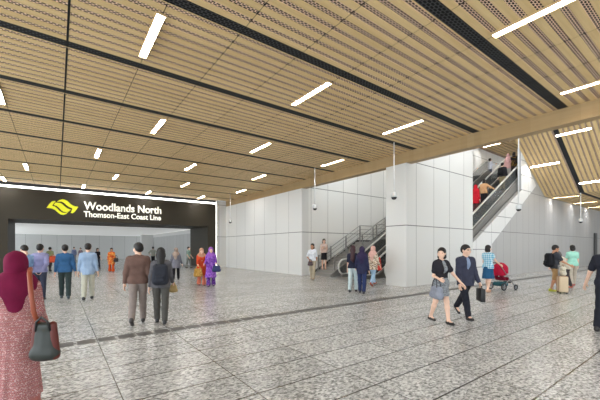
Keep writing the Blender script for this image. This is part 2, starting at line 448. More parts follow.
# ------------------------------------------------------------------ stairs and escalators
st = thing('staircase', 'grey staircase with steel railings climbing beside the white wall', 'staircase', (12.3, 0, 0))
def rise_z(n): return .155*n
bm = B(); pts = [(0, 0)]; x = 0.; z = 0.
prof = []
for n in range(13): z += .155; pts += [(x, z), (x+.3, z)]; x += .3; prof.append((x, z))
pts += [(x+1.3, z)]; x += 1.3
for n in range(24): z += .155; pts += [(x, z), (x+.3, z)]; x += .3
xe, ze = x, z
pts += [(x, z-.5), (3.9+1.3, 1.5), (3.9, 1.4), (1.2, 0)]
obj('steps', prism(bm, pts, 1, 13.62, YS-.02), M['stone'], st)
bm = B(); sk = [(-.1, .12), (3.8, 2.14), (5.2, 2.14), (xe, ze+.12), (xe, ze+.0), (5.25, 2.0), (3.9, 2.0), (-.1, -.02+.0)]
obj('skirting', prism(bm, sk, 1, YS-.02, YS), plain(46, 45, 44), st)
bm = B(); obj('stringer', prism(bm, [(-.1, .1), (3.8, 2.14), (5.2, 2.14), (xe, ze+.12), (xe, ze-.6), (5.3, 1.3), (3.95, 1.2), (1.4, -.0), (-.1, 0)], 1, 13.55, 13.61), plain(120, 118, 115), st)
def stair_z(x): return min(max(x, 0)*.517, 2.015) if x < 5.2 else 2.015+(x-5.2)*.517
def railing(y, x0):
    r = obj('railing', tube(B(), [(x0, y, .93+stair_z(x0)), (3.9, y, 3.1), (5.2, y, 3.1), (xe, y, stair_z(xe)+1.08)], .03, 8), M['steel'], st, True)
    for h in (.35, .6, .83):
        obj('cross_bar', tube(B(), [(x0, y, h-.1+stair_z(x0)), (3.9, y, 2.015+h), (5.2, y, 2.015+h), (xe, y, stair_z(xe)+h)], .014, 6), M['steel2'], r, True)
    for x in [x0, 1.3, 2.6, 3.9, 5.2, 6.5, 7.8, 9.1, 10.4, 11.7]:
        if x >= x0: obj('post', box(B(), x-.03, x+.03, y-.03, y+.03, stair_z(x)-.02, stair_z(x)+1.04), M['steel2'], r)
railing(YS-.2, .3); railing(13.7, .3)

def make_escalator(y0, y1, label):
    W = y1-y0; e = thing('escalator', label, 'escalator', (13.6, y0, 0), 0, 'escalators beside the pillar')
    top = 7.2; xt_ = top/SL
    def ln(x): return min(max(x, 0)*SL, top)
    for k in range(36):                            # steps
        xa = -.45+.36*k; zz = ln(xa+.2)
        if zz >= top: break
        bm = B(); box(bm, xa, xa+.35, .22, W-.22, max(zz-.2, -.0), zz+.005)
        n = 8
        obj('step', bm, M['tread'], e)
    obj('landing_plate', box(B(), -2.0, -.45, .0, W, .0, .012), M['steel2'], e)
    obj('landing_plate', box(B(), xt_, xt_+1.4, .2, W-.2, top, top+.012), M['steel2'], e)
    obj('truss', prism(B(), [(-.4, .0), (.3, .0), (xt_+.2, top-.35), (13.0, top-.35), (13.0, top-.9), (xt_-.1, top-1.0), (1.4, .0)], 1, .08, W-.08), M['wrap'], e)
    for s, (a, b) in enumerate(((0, .2), (W-.2, W))):
        yc = (a+b)/2
        low = [(-1.1, .0), (-1.1, .16), (-.1, .2), (0.1, .25), (xt_, top+.25), (13.0, top+.25), (13.0, top-.9), (xt_-.1, top-1.0), (1.4, .0)]
        obj('side_panel', prism(B(), low, 1, a, b), M['wrap'], e)
        gl = [(-1.2, .35), (-1.0, .17), (-.1, .21), (.1, .26), (xt_, top+.25), (13.0, top+.25), (13.0, top+.95), (xt_-.2, top+.95), (.0, .93), (-1.0, .93), (-1.2, .75)]
        obj('glass_balustrade', prism(B(), gl, 1, yc-.008, yc+.008), M['glass'], e)
        hr = [(-.9, yc, .16), (-1.08, yc, .19), (-1.24, yc, .3), (-1.33, yc, .48), (-1.33, yc, .66), (-1.25, yc, .83), (-1.1, yc, .94), (-.9, yc, .98), (-.2, yc, 1.0), (.15, yc, 1.08), (xt_-.2, yc, top+.93), (xt_+.1, yc, top+1.0), (13.0, yc, top+1.0)]
        obj('handrail', tube(B(), hr, .05, 8), M['rail'], e, True)
        obj('deck_strip', tube(B(), [(-1.0, yc, .19), (0, yc, .25), (xt_, yc, top+.28), (13, yc, top+.28)], .03, 6), M['rail'], e, True)
    return e
make_escalator(8.40, 9.95, 'escalator seen through the opening right of the pillar, with riders')
make_escalator(11.35, 13.1, 'escalator between the stairs and the pillar, its loop handrails showing')
# ------------------------------------------------------------------ implicit surfaces for figures and soft goods
def smin(a, b, k):
    h = np.clip(.5+.5*(b-a)/k, 0, 1); return b*(1-h)+a*h-k*h*(1-h)
class Sdf:
    """smooth union of tapered limbs and ellipsoids, meshed with surface nets"""
    def __init__(s, k=.03): s.p = []; s.cut = []; s.k = k; s.fold = None
    def cap(s, a, b, ra, rb, ky=1.0, k=None): s.p.append(('c', np.array(a, float), np.array(b, float), ra, rb, ky, k)); return s
    def ell(s, c, r, k=None): s.p.append(('e', np.array(c, float), np.array(r, float), k)); return s
    def fru(s, z0, r0, c0, z1, r1, c1, pl=0, n=14, k=None): s.p.append(('f', z0, np.array(r0, float), np.array(c0, float), z1, np.array(r1, float), np.array(c1, float), pl, n, k)); return s
    def clip(s, n, d): s.cut.append(('p', np.array(n, float), d)); return s         # keeps n.x <= d
    def sub(s, c, r): s.cut.append(('e', np.array(c, float), np.array(r, float))); return s
    def box(s):
        lo = np.full(3, 9.); hi = -lo
        for q in s.p:
            if q[0] == 'c': m = max(q[3], q[4])*1.25; a, b = np.minimum(q[1], q[2])-m, np.maximum(q[1], q[2])+m
            elif q[0] == 'e': a, b = q[1]-q[2], q[1]+q[2]
            else:
                r = np.maximum(q[2], q[5])*(1+q[7]*1.5)
                a = np.array([*(np.minimum(q[3], q[6])-r), min(q[1], q[4])]); b = np.array([*(np.maximum(q[3], q[6])+r), max(q[1], q[4])])
            lo = np.minimum(lo, a); hi = np.maximum(hi, b)
        return lo, hi
    def mesh(s, h):
        lo, hi = s.box(); lo = lo-2.6*h; hi = hi+2.6*h
        n = np.ceil((hi-lo)/h).astype(int)+1
        F = np.full(n, .5)
        ax = [lo[i]+h*np.arange(n[i]) for i in range(3)]
        for q in s.p:
            k = q[-1] or s.k; m = 3*h+k
            t = Sdf(); t.p = [q]; a, b = t.box()
            i0 = np.maximum(((a-m-lo)/h).astype(int), 0); i1 = np.minimum(((b+m-lo)/h).astype(int)+2, n)
            X, Y, Z = np.meshgrid(*[ax[i][i0[i]:i1[i]] for i in range(3)], indexing='ij')
            if q[0] == 'c':
                ky = q[5]; A, Bb = q[1]*[1, ky, 1], q[2]*[1, ky, 1]; d = Bb-A; L = max(d@d, 1e-9)
                px, py, pz = X-A[0], Y*ky-A[1], Z-A[2]
                u = np.clip((px*d[0]+py*d[1]+pz*d[2])/L, 0, 1)
                D = np.sqrt((px-u*d[0])**2+(py-u*d[1])**2+(pz-u*d[2])**2)-(q[3]+(q[4]-q[3])*u)
            elif q[0] == 'e':
                r = q[2]; e = np.sqrt(((X-q[1][0])/r[0])**2+((Y-q[1][1])/r[1])**2+((Z-q[1][2])/r[2])**2)
                D = (e-1)*r.min()
            else:
                _, z0, r0, c0, z1, r1, c1, pl, nn, _k = q
                u = np.clip((Z-z0)/(z1-z0), 0, 1)
                rx = r0[0]+(r1[0]-r0[0])*u; ry = r0[1]+(r1[1]-r0[1])*u
                dx = X-(c0[0]+(c1[0]-c0[0])*u); dy = Y-(c0[1]+(c1[1]-c0[1])*u)
                th = np.arctan2(dy, dx); w = 1+pl*u*np.sin(nn*th+2*np.sin(3*th))
                D = (np.sqrt((dx/rx)**2+(dy/ry)**2)-w)*np.minimum(rx, ry)
                D = np.maximum(D, np.maximum(min(z0, z1)-Z, Z-max(z0, z1)))
            S = tuple(slice(i0[i], i1[i]) for i in range(3))
            F[S] = smin(F[S], D, k)
        if s.cut or s.fold:
            X, Y, Z = np.meshgrid(*ax, indexing='ij')
            if s.fold: F = F+s.fold*np.sin(31*Z+9*X+5*np.sin(17*Y))*np.sin(23*X+4*Z+3)
            for c in s.cut:
                if c[0] == 'p': F = np.maximum(F, X*c[1][0]+Y*c[1][1]+Z*c[1][2]-c[2])
                else:
                    r = c[2]; e = np.sqrt(((X-c[1][0])/r[0])**2+((Y-c[1][1])/r[1])**2+((Z-c[1][2])/r[2])**2)
                    F = np.maximum(F, -(e-1)*r.min())
        return nets(F, lo, h)
def nets(F, lo, h):
    ins = F < 0; n = np.array(F.shape)
    acc = np.zeros(tuple(n-1)+(3,)); cnt = np.zeros(tuple(n-1))
    for a in range(3):
        o = [i for i in range(3) if i != a]
        s0 = [slice(None)]*3; s1 = [slice(None)]*3; s0[a] = slice(0, -1); s1[a] = slice(1, None)
        f0, f1 = F[tuple(s0)], F[tuple(s1)]; cr = ins[tuple(s0)] != ins[tuple(s1)]
        t = np.where(cr, f0/np.where(cr, f0-f1, 1), 0)
        for u in (0, 1):
            for v in (0, 1):
                sl = [slice(None)]*3
                sl[o[0]] = slice(u, n[o[0]]-1+u); sl[o[1]] = slice(v, n[o[1]]-1+v)
                c = cr[tuple(sl)]; cnt += c
                acc[..., a] += np.where(c, t[tuple(sl)], 0); acc[..., o[0]] += c*u; acc[..., o[1]] += c*v
    act = cnt > 0; idx = np.full(act.shape, -1); idx[act] = np.arange(act.sum())
    ii = np.argwhere(act); V = lo+h*(ii+acc[act]/cnt[act][:, None])
    faces = []
    for a in range(3):
        b, c = (a+1) % 3, (a+2) % 3
        s0 = [slice(None)]*3; s1 = [slice(None)]*3; s0[a] = slice(0, -1); s1[a] = slice(1, None)
        cr = ins[tuple(s0)] != ins[tuple(s1)]; sg = ins[tuple(s0)]
        e = np.argwhere(cr); sgn = sg[cr]
        ok = (e[:, b] > 0) & (e[:, c] > 0) & (e[:, b] < n[b]-1) & (e[:, c] < n[c]-1); e, sgn = e[ok], sgn[ok]
        q = []
        for db, dc in ((0, 0), (-1, 0), (-1, -1), (0, -1)):
            m = e.copy(); m[:, b] += db; m[:, c] += dc; q.append(idx[m[:, 0], m[:, 1], m[:, 2]])
        q = np.stack(q, 1); q = np.where(sgn[:, None], q, q[:, ::-1]); faces.append(q)
    return V, np.concatenate(faces)
def mesh_of(name, parts):                          # several (vertices, quads) joined into ONE mesh
    vs, fs, o = [], [], 0
    for v, f in parts: vs.append(v); fs.append(f+o); o += len(v)
    V = np.concatenate(vs).astype(np.float32); Fq = np.concatenate(fs).astype(np.int32)
    me = bpy.data.meshes.new(name)
    me.vertices.add(len(V)); me.vertices.foreach_set('co', V.ravel())
    me.loops.add(Fq.size); me.loops.foreach_set('vertex_index', Fq.ravel())
    me.polygons.add(len(Fq)); me.polygons.foreach_set('loop_start', np.arange(0, Fq.size, 4, dtype=np.int32))
    me.polygons.foreach_set('use_smooth', np.ones(len(Fq), bool))
    me.update(calc_edges=True); me.validate()
    return me
def soft(name, sdf, h, m, parent): return link(name, mesh_of(name, [sdf.mesh(h)]), m, parent)

def V3(*a): return np.array(a, float)
def rotx(a): c, s = math.cos(a), math.sin(a); return np.array([[1, 0, 0], [0, c, -s], [0, s, c]])
def rotz(a): c, s = math.cos(a), math.sin(a); return np.array([[c, -s, 0], [s, c, 0], [0, 0, 1]])
def roty(a): c, s = math.cos(a), math.sin(a); return np.array([[c, 0, s], [0, 1, 0], [-s, 0, c]])
D2 = math.radians
# the head in its own frame: origin at the head's centre, looking along +Y
def head_sdf():
    s = Sdf(.02)
    s.ell((0, -.012, .03), (.076, .096, .088)); s.ell((0, .03, -.045), (.054, .062, .066), .04)
    s.cap((0, .088, .012), (0, .106, -.022), .010, .014, 1, .012); s.ell((0, .092, -.028), (.019, .014, .010), .012)
    s.cap((0, .082, -.062), (0, .080, -.064), .013, .013, 1, .02); s.ell((0, .07, -.096), (.024, .02, .018), .03)
    for q in (-1, 1):
        s.ell((q*.078, -.008, -.006), (.010, .022, .032), .008); s.cap((q*.014, .09, .03), (q*.045, .078, .032), .009, .008, 1, .018)
        s.ell((q*.045, .06, -.03), (.024, .026, .026), .03)
    s.cap((0, -.01, -.06), (0, -.03, -.15), .05, .056, 1, .04)
    return s
HEAD = head_sdf().mesh(.0075)
def hand_sdf(curl):                                # hangs along -Z from the wrist, thumb towards +Y, palm towards -X
    s = Sdf(.008)
    s.cap((0, .02, -.02), (0, .025, -.085), .017, .014, 1); s.cap((0, 0, -.02), (0, 0, -.088), .018, .014); s.cap((0, -.02, -.02), (0, -.024, -.082), .016, .013)
    s.cap((0, 0, .03), (0, 0, -.02), .024, .026)
    for y, L in ((.033, .07), (.012, .079), (-.010, .073), (-.031, .057)):
        p = V3(0, y, -.084); a = curl*.5
        for seg, r0, r1 in ((.45, .0092, .0085), (.3, .0085, .008), (.25, .008, .0068)):
            q = p+V3(-math.sin(a), 0, -math.cos(a))*L*seg; s.cap(p, q, r0, r1, 1, .004); p = q; a += curl
    s.cap((-.004, .028, -.03), (-.018, .052, -.058), .013, .0105, 1, .01); s.cap((-.018, .052, -.058), (-.03, .056, -.086), .010, .008, 1, .005)
    return s
HAND = {c: hand_sdf(c).mesh(.006) for c in (.35, 1.1)}

def place_mesh(vf, R, p, sc=1.0, mirror=False):
    v, f = vf; v = v.copy()*sc
    if mirror: v[:, 0] *= -1; f = f[:, ::-1]
    return v@R.T+p, f
def frame_down(d, fwd):                            # rotation taking -Z to d, keeping +Y near fwd
    z = -d/np.linalg.norm(d); y = fwd-z*(fwd@z)
    if np.linalg.norm(y) < 1e-3: y = V3(0, 0, 1)-z*z[2]
    y = y/np.linalg.norm(y); x = np.cross(y, z); return np.stack([x, y, z], 1)

def person(label, at, H, rel, face='cam', legs=((0, 0), (0, 0)), arms=((0, 8, 15), (0, 8, 15)), lean=0, look=0, nod=0,
           top=None, sleeve=1.0, hem=.86, bottom=None, kind='trousers', skirt=.5, hair='short', hairm=None, scarf=None, skin='skin',
           shoe=(40, 36, 34), jacket=None, dress=None, female=False, res=.014, z=0.0, grip=(.35, .35), wide=1.0, cap=None, glasses=False, shorts=False, group=None, flare=.0):
    """legs: (thigh pitch, knee bend) for left and right; arms: (pitch, out, elbow bend[, inward turn]) for left and right.
    Local +Y is forward, local +X the person's right side... built about the pelvis, feet on the ground."""
    X, Y = at; wide = wide*.96
    phi = math.atan2(Y, X)
    ang = phi+PI+math.radians(rel) if face == 'cam' else math.radians(face)
    root = thing('person', label, 'person', (X, Y, z), ang-PI/2, group)
    S = H/1.75; sw = (.148 if female else .168)*wide; hw = .088*wide
    J = {}
    L_th, L_sh = .43, .42
    for i, q in ((0, -1), (1, 1)):
        th, kn = legs[i]; hip = V3(q*hw, 0, 0)
        d1 = V3(0, math.sin(D2(th)), -math.cos(D2(th))); a2 = D2(th-kn); d2 = V3(0, math.sin(a2), -math.cos(a2))
        J['hip', i] = hip; J['kn', i] = hip+d1*L_th; J['an', i] = J['kn', i]+d2*L_sh
        J['ft', i] = (a2, 0)
        fa = min(0, a2)*.9 if kn > 12 else max(0, a2)*.5     # foot pitch: heel lifts behind, toe lifts ahead
        J['toe', i] = J['an', i]+V3(0, .15*math.cos(fa), -.055+.15*math.sin(fa)); J['heel', i] = J['an', i]+V3(0, -.045*math.cos(fa), -.05-.045*math.sin(fa))
    low = min(min(J['toe', i][2], J['heel', i][2]) for i in (0, 1))-.030
    P0 = V3(0, 0, -low)
    for k in list(J):
        if k[0] != 'ft': J[k] = J[k]+P0
    Rl = rotx(-D2(lean))
    U = lambda *p: P0+Rl@(V3(*p))                  # upper body point relative to the pelvis
    for i, q in ((0, -1), (1, 1)):
        a = arms[i]; p, out, el = a[:3]; out = out*.8 if out < 20 else out; inn = a[3] if len(a) > 3 else 0
        J['sh', i] = U(q*sw, 0, .458)
        d1 = Rl@V3(q*math.sin(D2(out)), math.cos(D2(out))*math.sin(D2(p)), -math.cos(D2(out))*math.cos(D2(p)))
        p2 = p+el; o2 = out-inn
        d2 = Rl@V3(q*math.sin(D2(o2)), math.cos(D2(o2))*math.sin(D2(p2)), -math.cos(D2(o2))*math.cos(D2(p2)))
        J['el', i] = J['sh', i]+d1*.29; J['wr', i] = J['el', i]+d2*.25; J['fd', i] = d2
    def torso(s, g=0.0, lowz=-.08):
        s.cap(U(-sw*.7, 0, .43), U(sw*.7, 0, .43), .066+g, .066+g, 1.0, .06)
        for q in (-1, 1): s.cap(U(q*.02, -.01, .51), U(q*sw*.8, 0, .452), .045+g*.6, .048+g*.6, 1.0, .04)
        s.cap(U(-.07*wide, .0, .36), U(.07*wide, .0, .36), .103+g, .103+g, 1.12, .08)
        w = .035 if female else .055
        s.cap(U(-w*wide, 0, .17), U(w*wide, 0, .17), .092+g, .092+g, 1.12, .08)
        s.cap(U(-.07*wide, 0, .02), U(.07*wide, 0, .02), (.108 if female else .1)+g, (.108 if female else .1)+g, 1.12, .07)
        if female:
            for q in (-1, 1): s.ell(U(q*.065, .085, .33), (.055+g, .055+g, .055+g), .05)
    def arm(s, i, g=0.0, upto=2.0, gl=None):
        gl = g if gl is None else gl
        a, b, c = J['sh', i], J['el', i], J['wr', i]
        f = min(upto, 1); b2 = a+(b-a)*f; r = (.046 if not female else .040)
        s.cap(a, b2, r+g, r*.86+g, 1, .03)
        if upto > 1: s.cap(b, b+(c-b)*min(upto-1, 1), r*.82+g, r*.6+gl, 1, .02)
    def leg(s, i, g=0.0, upto=2.0, gl=None, thick=1.0):
        gl = g if gl is None else gl
        a, b, c = J['hip', i], J['kn', i], J['an', i]
        f = min(upto, 1); s.cap(a, a+(b-a)*f, .083*thick+g, (.083-.028*f)*thick+g, 1, .03)
        if upto > 1:
            e = b+(c-b)*min(upto-1, 1); m = b+(c-b)*.3
            s.cap(b, m, .055*thick+g, .053*thick+g, 1, .03); s.cap(m, e, .053*thick+g, .034+gl, 1, .03)
    # body: one continuous figure
    b = Sdf(.03); torso(b)
    b.cap(U(0, -.005, .50), U(0, .012, .62), .052, .048, 1, .05)
    for i in (0, 1):
        arm(b, i); leg(b, i)
        b.cap(J['an', i], J['heel', i]+V3(0, 0, .01), .034, .028); b.cap(J['an', i], J['toe', i]+V3(0, 0, .008), .032, .024, 1, .03)
    hc = U(0, .02, .687); arms_ = None; Rh = rotz(-D2(look))@rotx(-D2(lean*.5+nod))
    parts = [b.mesh(max(res, .011)), place_mesh(HEAD, Rh, hc, 1.05)]
    for i in (0, 1):
        R = frame_down(J['fd', i], V3(0, 1, 0) if abs(J['fd', i][1]) < .8 else V3(0, 0, 1))
        parts.append(place_mesh(HAND[grip[i]], R, J['wr', i]+J['fd', i]*.012, 1, mirror=(i == 0)))
    fix = []
    def mk(name, me_parts, mat, parent=None):
        me = mesh_of(name, [(v*S, f) for v, f in me_parts]); o = link(name, me, mat, parent or root); return o
    body = mk('body', parts, M[skin])
    H_ = lambda *p: hc+1.05*(Rh@V3(*p))
    # face
    if abs(((rel+180) % 360)-180) < 120 or face != 'cam':
        eb = []
        for q in (-1, 1): eb.append(place_mesh(Sdf().ell((0, 0, 0), (.014, .008, .009)).mesh(.005), Rh, H_(q*.03, .078, .008)))
        mk('eye', eb[:1], M['eye']); mk('eye', eb[1:], M['eye'])
        mk('mouth', [place_mesh(Sdf().ell((0, 0, 0), (.024, .009, .008)).mesh(.005), Rh, H_(0, .088, -.061))], M['lip'])
    hm = hairm or M['hair']
    def hplace(s, h=.009): return place_mesh(s.mesh(h), Rh, hc, 1.05)
    if scarf is None and hair:
        s = Sdf(.02); s.ell((0, -.018, .042), (.088, .106, .094))
        if hair == 'short':
            s.ell((0, -.05, -.0), (.08, .07, .075)); s.sub((0, .11, -.035), (.1, .085, .088)); s.clip((0, .3, -1), .068)
        else:
            s.ell((0, -.045, -.03), (.09, .08, .10)); 
            if hair == 'bob': s.ell((0, -.03, -.085), (.092, .075, .05))
            if hair == 'long': s.cap((0, -.06, -.05), (0, -.125, -.36), .085, .07, 1.3, .05); s.cap((.04, -.1, -.25), (.02, -.135, -.44), .05, .035, 1.3)
            if hair == 'bun': s.ell((0, -.12, .05), (.045, .045, .045))
            s.sub((0, .115, -.05), (.078, .1, .115))
        s.fold = .0015
        mk('hair', [hplace(s)], hm)
    if scarf:
        s = Sdf(.05); s.ell((0, -.012, .02), (.098, .118, .125))
        s.cap((0, -.02, -.08), (0, -.02, -.15), .078, .085, 1, .06)
        vf1 = s; s.sub((0, .13, -.01), (.062, .1, .085)); s.fold = .003
        pieces = [hplace(s)]
        c = Sdf(.05); n0 = U(0, 0, .56); 
        c.cap(U(-.06, 0, .5), U(.06, 0, .5), .115, .115, 1.1); c.cap(U(-sw*.72, 0, .41), U(sw*.72, 0, .41), .094, .094, 1.0)
        for q in (-1, 1): c.cap(U(q*.03, 0, .53), U(q*sw*.8, 0, .45), .075, .075, 1.0)
        c.cap(U(0, -.02, .52), U(0, -.03, .42), .115, .14, 1.2, .06); c.cap(U(0, -.02, .40), U(0, -.06, .24), .15, .08, 1.4, .08); c.cap(U(0, .03, .42), U(0, .06, .29), .14, .09, 1.35, .06)
        c.fold = .005
        pieces.append(c.mesh(max(res, .012)))
        mk('headscarf', pieces, scarf)
    if cap:
        s = Sdf(.01); s.ell((0, -.012, .055), (.092, .112, .082)); s.cap((-.04, .10, .062), (.04, .10, .062), .03, .03, 1, .01); s.cap((-.03, .14, .055), (.03, .14, .055), .022, .022, 1, .01); s.clip((0, 0, -1), -.03)
        mk('cap', [hplace(s)], cap)
    if glasses:
        s = Sdf(.003)
        for q in (-1, 1):
            pts = [(q*(.032+.021*math.cos(a)), .098-.01*abs(math.cos(a)), .008+.016*math.sin(a)) for a in np.linspace(0, 2*PI, 9)]
            for u, w in zip(pts, pts[1:]): s.cap(u, w, .0035, .0035)
            s.cap((q*.053, .09, .01), (q*.082, 0, .008), .003, .003)
        s.cap((-.011, .1, .01), (.011, .1, .01), .003, .003)
        mk('glasses', [hplace(s, .004)], M['dark'])
    # lower garment
    if bottom is not None and kind == 'trousers':
        s = Sdf(.03); s.fold = .004
        s.cap(U(-.068*wide, 0, .02), U(.068*wide, 0, .02), .118, .118, 1.12, .05)
        for i in (0, 1): leg(s, i, .018, 1.0 if shorts else 1.93, .03+flare, 1.0)
        s.clip((0, 0, 1), P0[2]+.13)
        mk('shorts' if shorts else 'trousers', [s.mesh(res)], bottom)
    if bottom is not None and kind == 'skirt':
        zt, zb = P0[2]+.12, skirt
        mx = (J['an', 0]+J['an', 1])/2; my = (J['kn', 0][1]+J['kn', 1][1])/2
        spread = abs(J['kn', 0][1]-J['kn', 1][1])/2*min(1, (P0[2]-zb)/.43)
        s = Sdf(.03); s.cap(U(-.06, 0, .03), U(.06, 0, .03), .12, .12, 1.12)
        s.fru(P0[2]+.02, (.165*wide, .125), (0, 0), zb, (.18*wide+flare, .14+spread+flare), (0, my*min(1, (P0[2]-zb)/.43)), .04, 9)
        s.clip((0, 0, 1), zt); mk('skirt', [s.mesh(res)], bottom)
    # upper garment
    def upper(name, mat, g, sl, hz, glo=None, flr=0.0, open_=False, sleeves_from=None):
        s = Sdf(.03); s.fold = .004; torso(s, g)
        for i in (0, 1): arm(s, i, g, sl, glo)
        zh = P0[2]+(hz-.93)
        if hz < .86:
            spread = abs(J['kn', 0][1]-J['kn', 1][1])/2*min(1, max(0, (P0[2]-zh)/.43)); my = (J['kn', 0][1]+J['kn', 1][1])/2*min(1, (P0[2]-zh)/.43)
            s.fru(P0[2]+.05, (.165*wide, .125), (0, 0), zh, (.175*wide+flr, .14+spread*1.1+flr), (0, my), .05, 9)
        s.cap(U(-.066*wide, 0, -.03), U(.066*wide, 0, -.03), .104+g, .104+g, 1.12, .04)
        s.cut.append(('p', V3(0, 0, -1), -zh))
        n = U(0, .03, .60); s.sub(U(0, .045, .60), (.062, .075, .075))
        if open_: s.sub(U(0, .17, .42), (.05, .13, .22))
        return mk(name, [s.mesh(res)], mat)
    if dress is not None: upper('dress', dress[0], .025, sleeve, dress[1], .022, dress[2] if len(dress) > 2 else 0)
    if top is not None: upper('shirt', top, .023, sleeve, hem, .012)
    if jacket is not None: upper('jacket', jacket[0], .031, jacket[1], jacket[2], .018, open_=jacket[3])
    if shoe:
        sm = plain(*shoe, .4)
        for i in (0, 1):
            s = Sdf(.02); he, to = J['heel', i], J['toe', i]
            s.cap(he+V3(0, .01, .012), to+V3(0, -.01, .002), .041, .036, 1); s.cap(he+V3(0, .02, .025), he+V3(0, .07, .03), .04, .038, 1)
            s.ell(he+V3(0, .03, .06), (.042, .05, .03))
            d = to-he; nrm = np.cross(V3(1, 0, 0), d); nrm = nrm/np.linalg.norm(nrm)
            s.clip(-nrm, -(nrm@(he+V3(0, 0, -.028))))
            mk('shoe', [s.mesh(.010)], sm)
    inv = Matrix.Translation(root.location)@Matrix.Rotation(ang-PI/2, 4, 'Z')
    def wpt(p): v = inv@Vector(tuple(np.array(p)*S)); return v
    def pt(name, i=None): return wpt(J[name, i])
    info = {'root': root, 'ang': ang-PI/2, 'J': J, 'S': S, 'w': wpt, 'U': U, 'hand': [wpt(J['wr', i]+J['fd', i]*.085) for i in (0, 1)]}
    return info
def px_at(px, py, z=0): return ground(px, py, z)

# ------------------------------------------------------------------ bags and carried things
def bag(kind_name, label, cat, p, rz, w, hgt, dp, m, strap_len=.2, strapm=None, group=None, sag=.0, straps=2, patch=None):
    """p = point the straps hang from; body w wide, hgt high, dp deep below it"""
    t = thing(kind_name, label, cat, (p[0], p[1], p[2]-strap_len-hgt), rz, group)
    s = Sdf(.03); a, b_ = w/2-dp*.4, dp/2
    s.cap((-a, 0, b_), (a, 0, b_), b_, b_); s.cap((-a*.9, 0, hgt-b_*.7), (a*.9, 0, hgt-b_*.7), b_*.7, b_*.7)
    s.cap((-a, 0, b_), (-a*.9, 0, hgt-b_*.7), b_, b_*.7); s.cap((a, 0, b_), (a*.9, 0, hgt-b_*.7), b_, b_*.7); s.cap((0, 0, b_), (0, 0, hgt-b_), b_*1.05, b_*.8)
    s.cap((-a/2, 0, b_), (-a/2, 0, hgt-b_), b_, b_*.75); s.cap((a/2, 0, b_), (a/2, 0, hgt-b_), b_, b_*.75)
    s.fold = .003
    soft('bag_body', s, .012, m, t)
    sm = strapm or m
    for q in ((-1, 1) if straps == 2 else (0,)):
        y = q*dp*.3
        pts = [(-a*.75, y, hgt*.93), (-a*.55, y*.7, hgt+strap_len*.6), (-a*.15, y*.2, hgt+strap_len*.98), (a*.15, y*.2, hgt+strap_len*.98), (a*.55, y*.7, hgt+strap_len*.6), (a*.75, y, hgt*.93)]
        obj('strap', tube(B(), pts, .011, 8), sm, t, True)
    if patch: obj('clasp', rbox(B(), -.03, .03, -dp*.56, -dp*.5, hgt*.55, hgt*.75, .004), patch, t)
    return t
def backpack(label, inf, m, w=.3, hgt=.42, dp=.15, zc=.28, group=None):
    t = thing('backpack', label, 'backpack', inf['w'](inf['U'](0, -.2, zc-.25)), inf['ang'], group)
    S = inf['S']; s = Sdf(.04); a = w/2-.07
    for x in (-a, 0, a): s.cap((x, 0, .07), (x, 0, hgt-.07), dp/2+.01, dp/2-.01, 1.0)
    s.fold = .003; soft('pack', s, .013, m, t)
    s = Sdf(.03); s.cap((-a*.7, -dp/2-.01, .08), (a*.7, -dp/2-.01, .08), .045, .045); s.cap((-a*.7, -dp/2-.01, .16), (a*.7, -dp/2-.01, .16), .04, .04); soft('pocket', s, .012, m, t)
    for q in (-1, 1):
        obj('strap', tube(B(), [(q*.09, dp/2-.02, .05), (q*.13, .16, .06), (q*.13, .30, .2), (q*.115, .30, .33), (q*.10, .2, hgt+.07), (q*.08, dp/2-.02, hgt-.04)], .016, 8), m, t, True)
    return t
# ------------------------------------------------------------------ the people, nearest first
G = 'people in the concourse'; GE = 'people on the escalators'
STRIDE = ((22, 4), (-16, 14)); STRIDE2 = ((-16, 14), (22, 4)); STEP = ((12, 4), (-8, 8)); STEP2 = ((-8, 8), (12, 4)); STAND = ((1, 1), (-1, 1))
# woman in the maroon scarf at the left edge
wm = person('woman in maroon headscarf and long chevron-print tunic, nearest at the left edge', (-.31, 4.10), 1.555, 172, look=12,
            scarf=cloth(112, 22, 58), dress=(zigzag_cloth(), .20, .05), sleeve=1.9, legs=STAND, arms=((8, 14, 20), (6, 10, 42)), female=True, wide=1.0, res=.011, shoe=(70, 50, 44), group=G,
            bottom=plain(176, 110, 104, .8), kind='skirt', skirt=.07, flare=.03)
p = px_at(49, 400)
d0 = 3.0; rx, ry = ray(45)
hb = thing('handbag', 'dark green and oxblood leather handbag at the hip of the maroon-scarf woman', 'handbag', (rx*d0, ry*d0, .565), math.radians(-28))
s = Sdf(.03); s.cap((-.06, 0, .07), (.06, 0, .07), .06, .06); s.cap((-.045, 0, .32), (.045, 0, .32), .03, .03); s.cap((-.06, 0, .07), (-.045, 0, .32), .055, .03); s.cap((.06, 0, .07), (.045, 0, .32), .055, .03); s.cap((0, 0, .07), (0, 0, .30), .065, .04); s.fold = .003
soft('bag_body', s, .010, plain(52, 56, 52, .45), hb)
for q in (-1, 1): 
    s = Sdf(.02); s.cap((q*.082, 0, .05), (q*.066, 0, .33), .044, .032); soft('side_panel', s, .010, plain(98, 40, 32, .4), hb)
obj('strap', tube(B(), [(-.05, 0, .32), (-.07, -.04, .46), (-.10, -.03, .66), (-.14, .02, .80), (-.18, .10, .84)], .020, 8), plain(150, 74, 50, .4), hb, True)
obj('strap', tube(B(), [(.06, -.03, .28), (.045, -.045, .37), (0, -.05, .41), (-.045, -.045, .37), (-.06, -.03, .28)], .010, 8), plain(40, 40, 40, .4), hb, True)
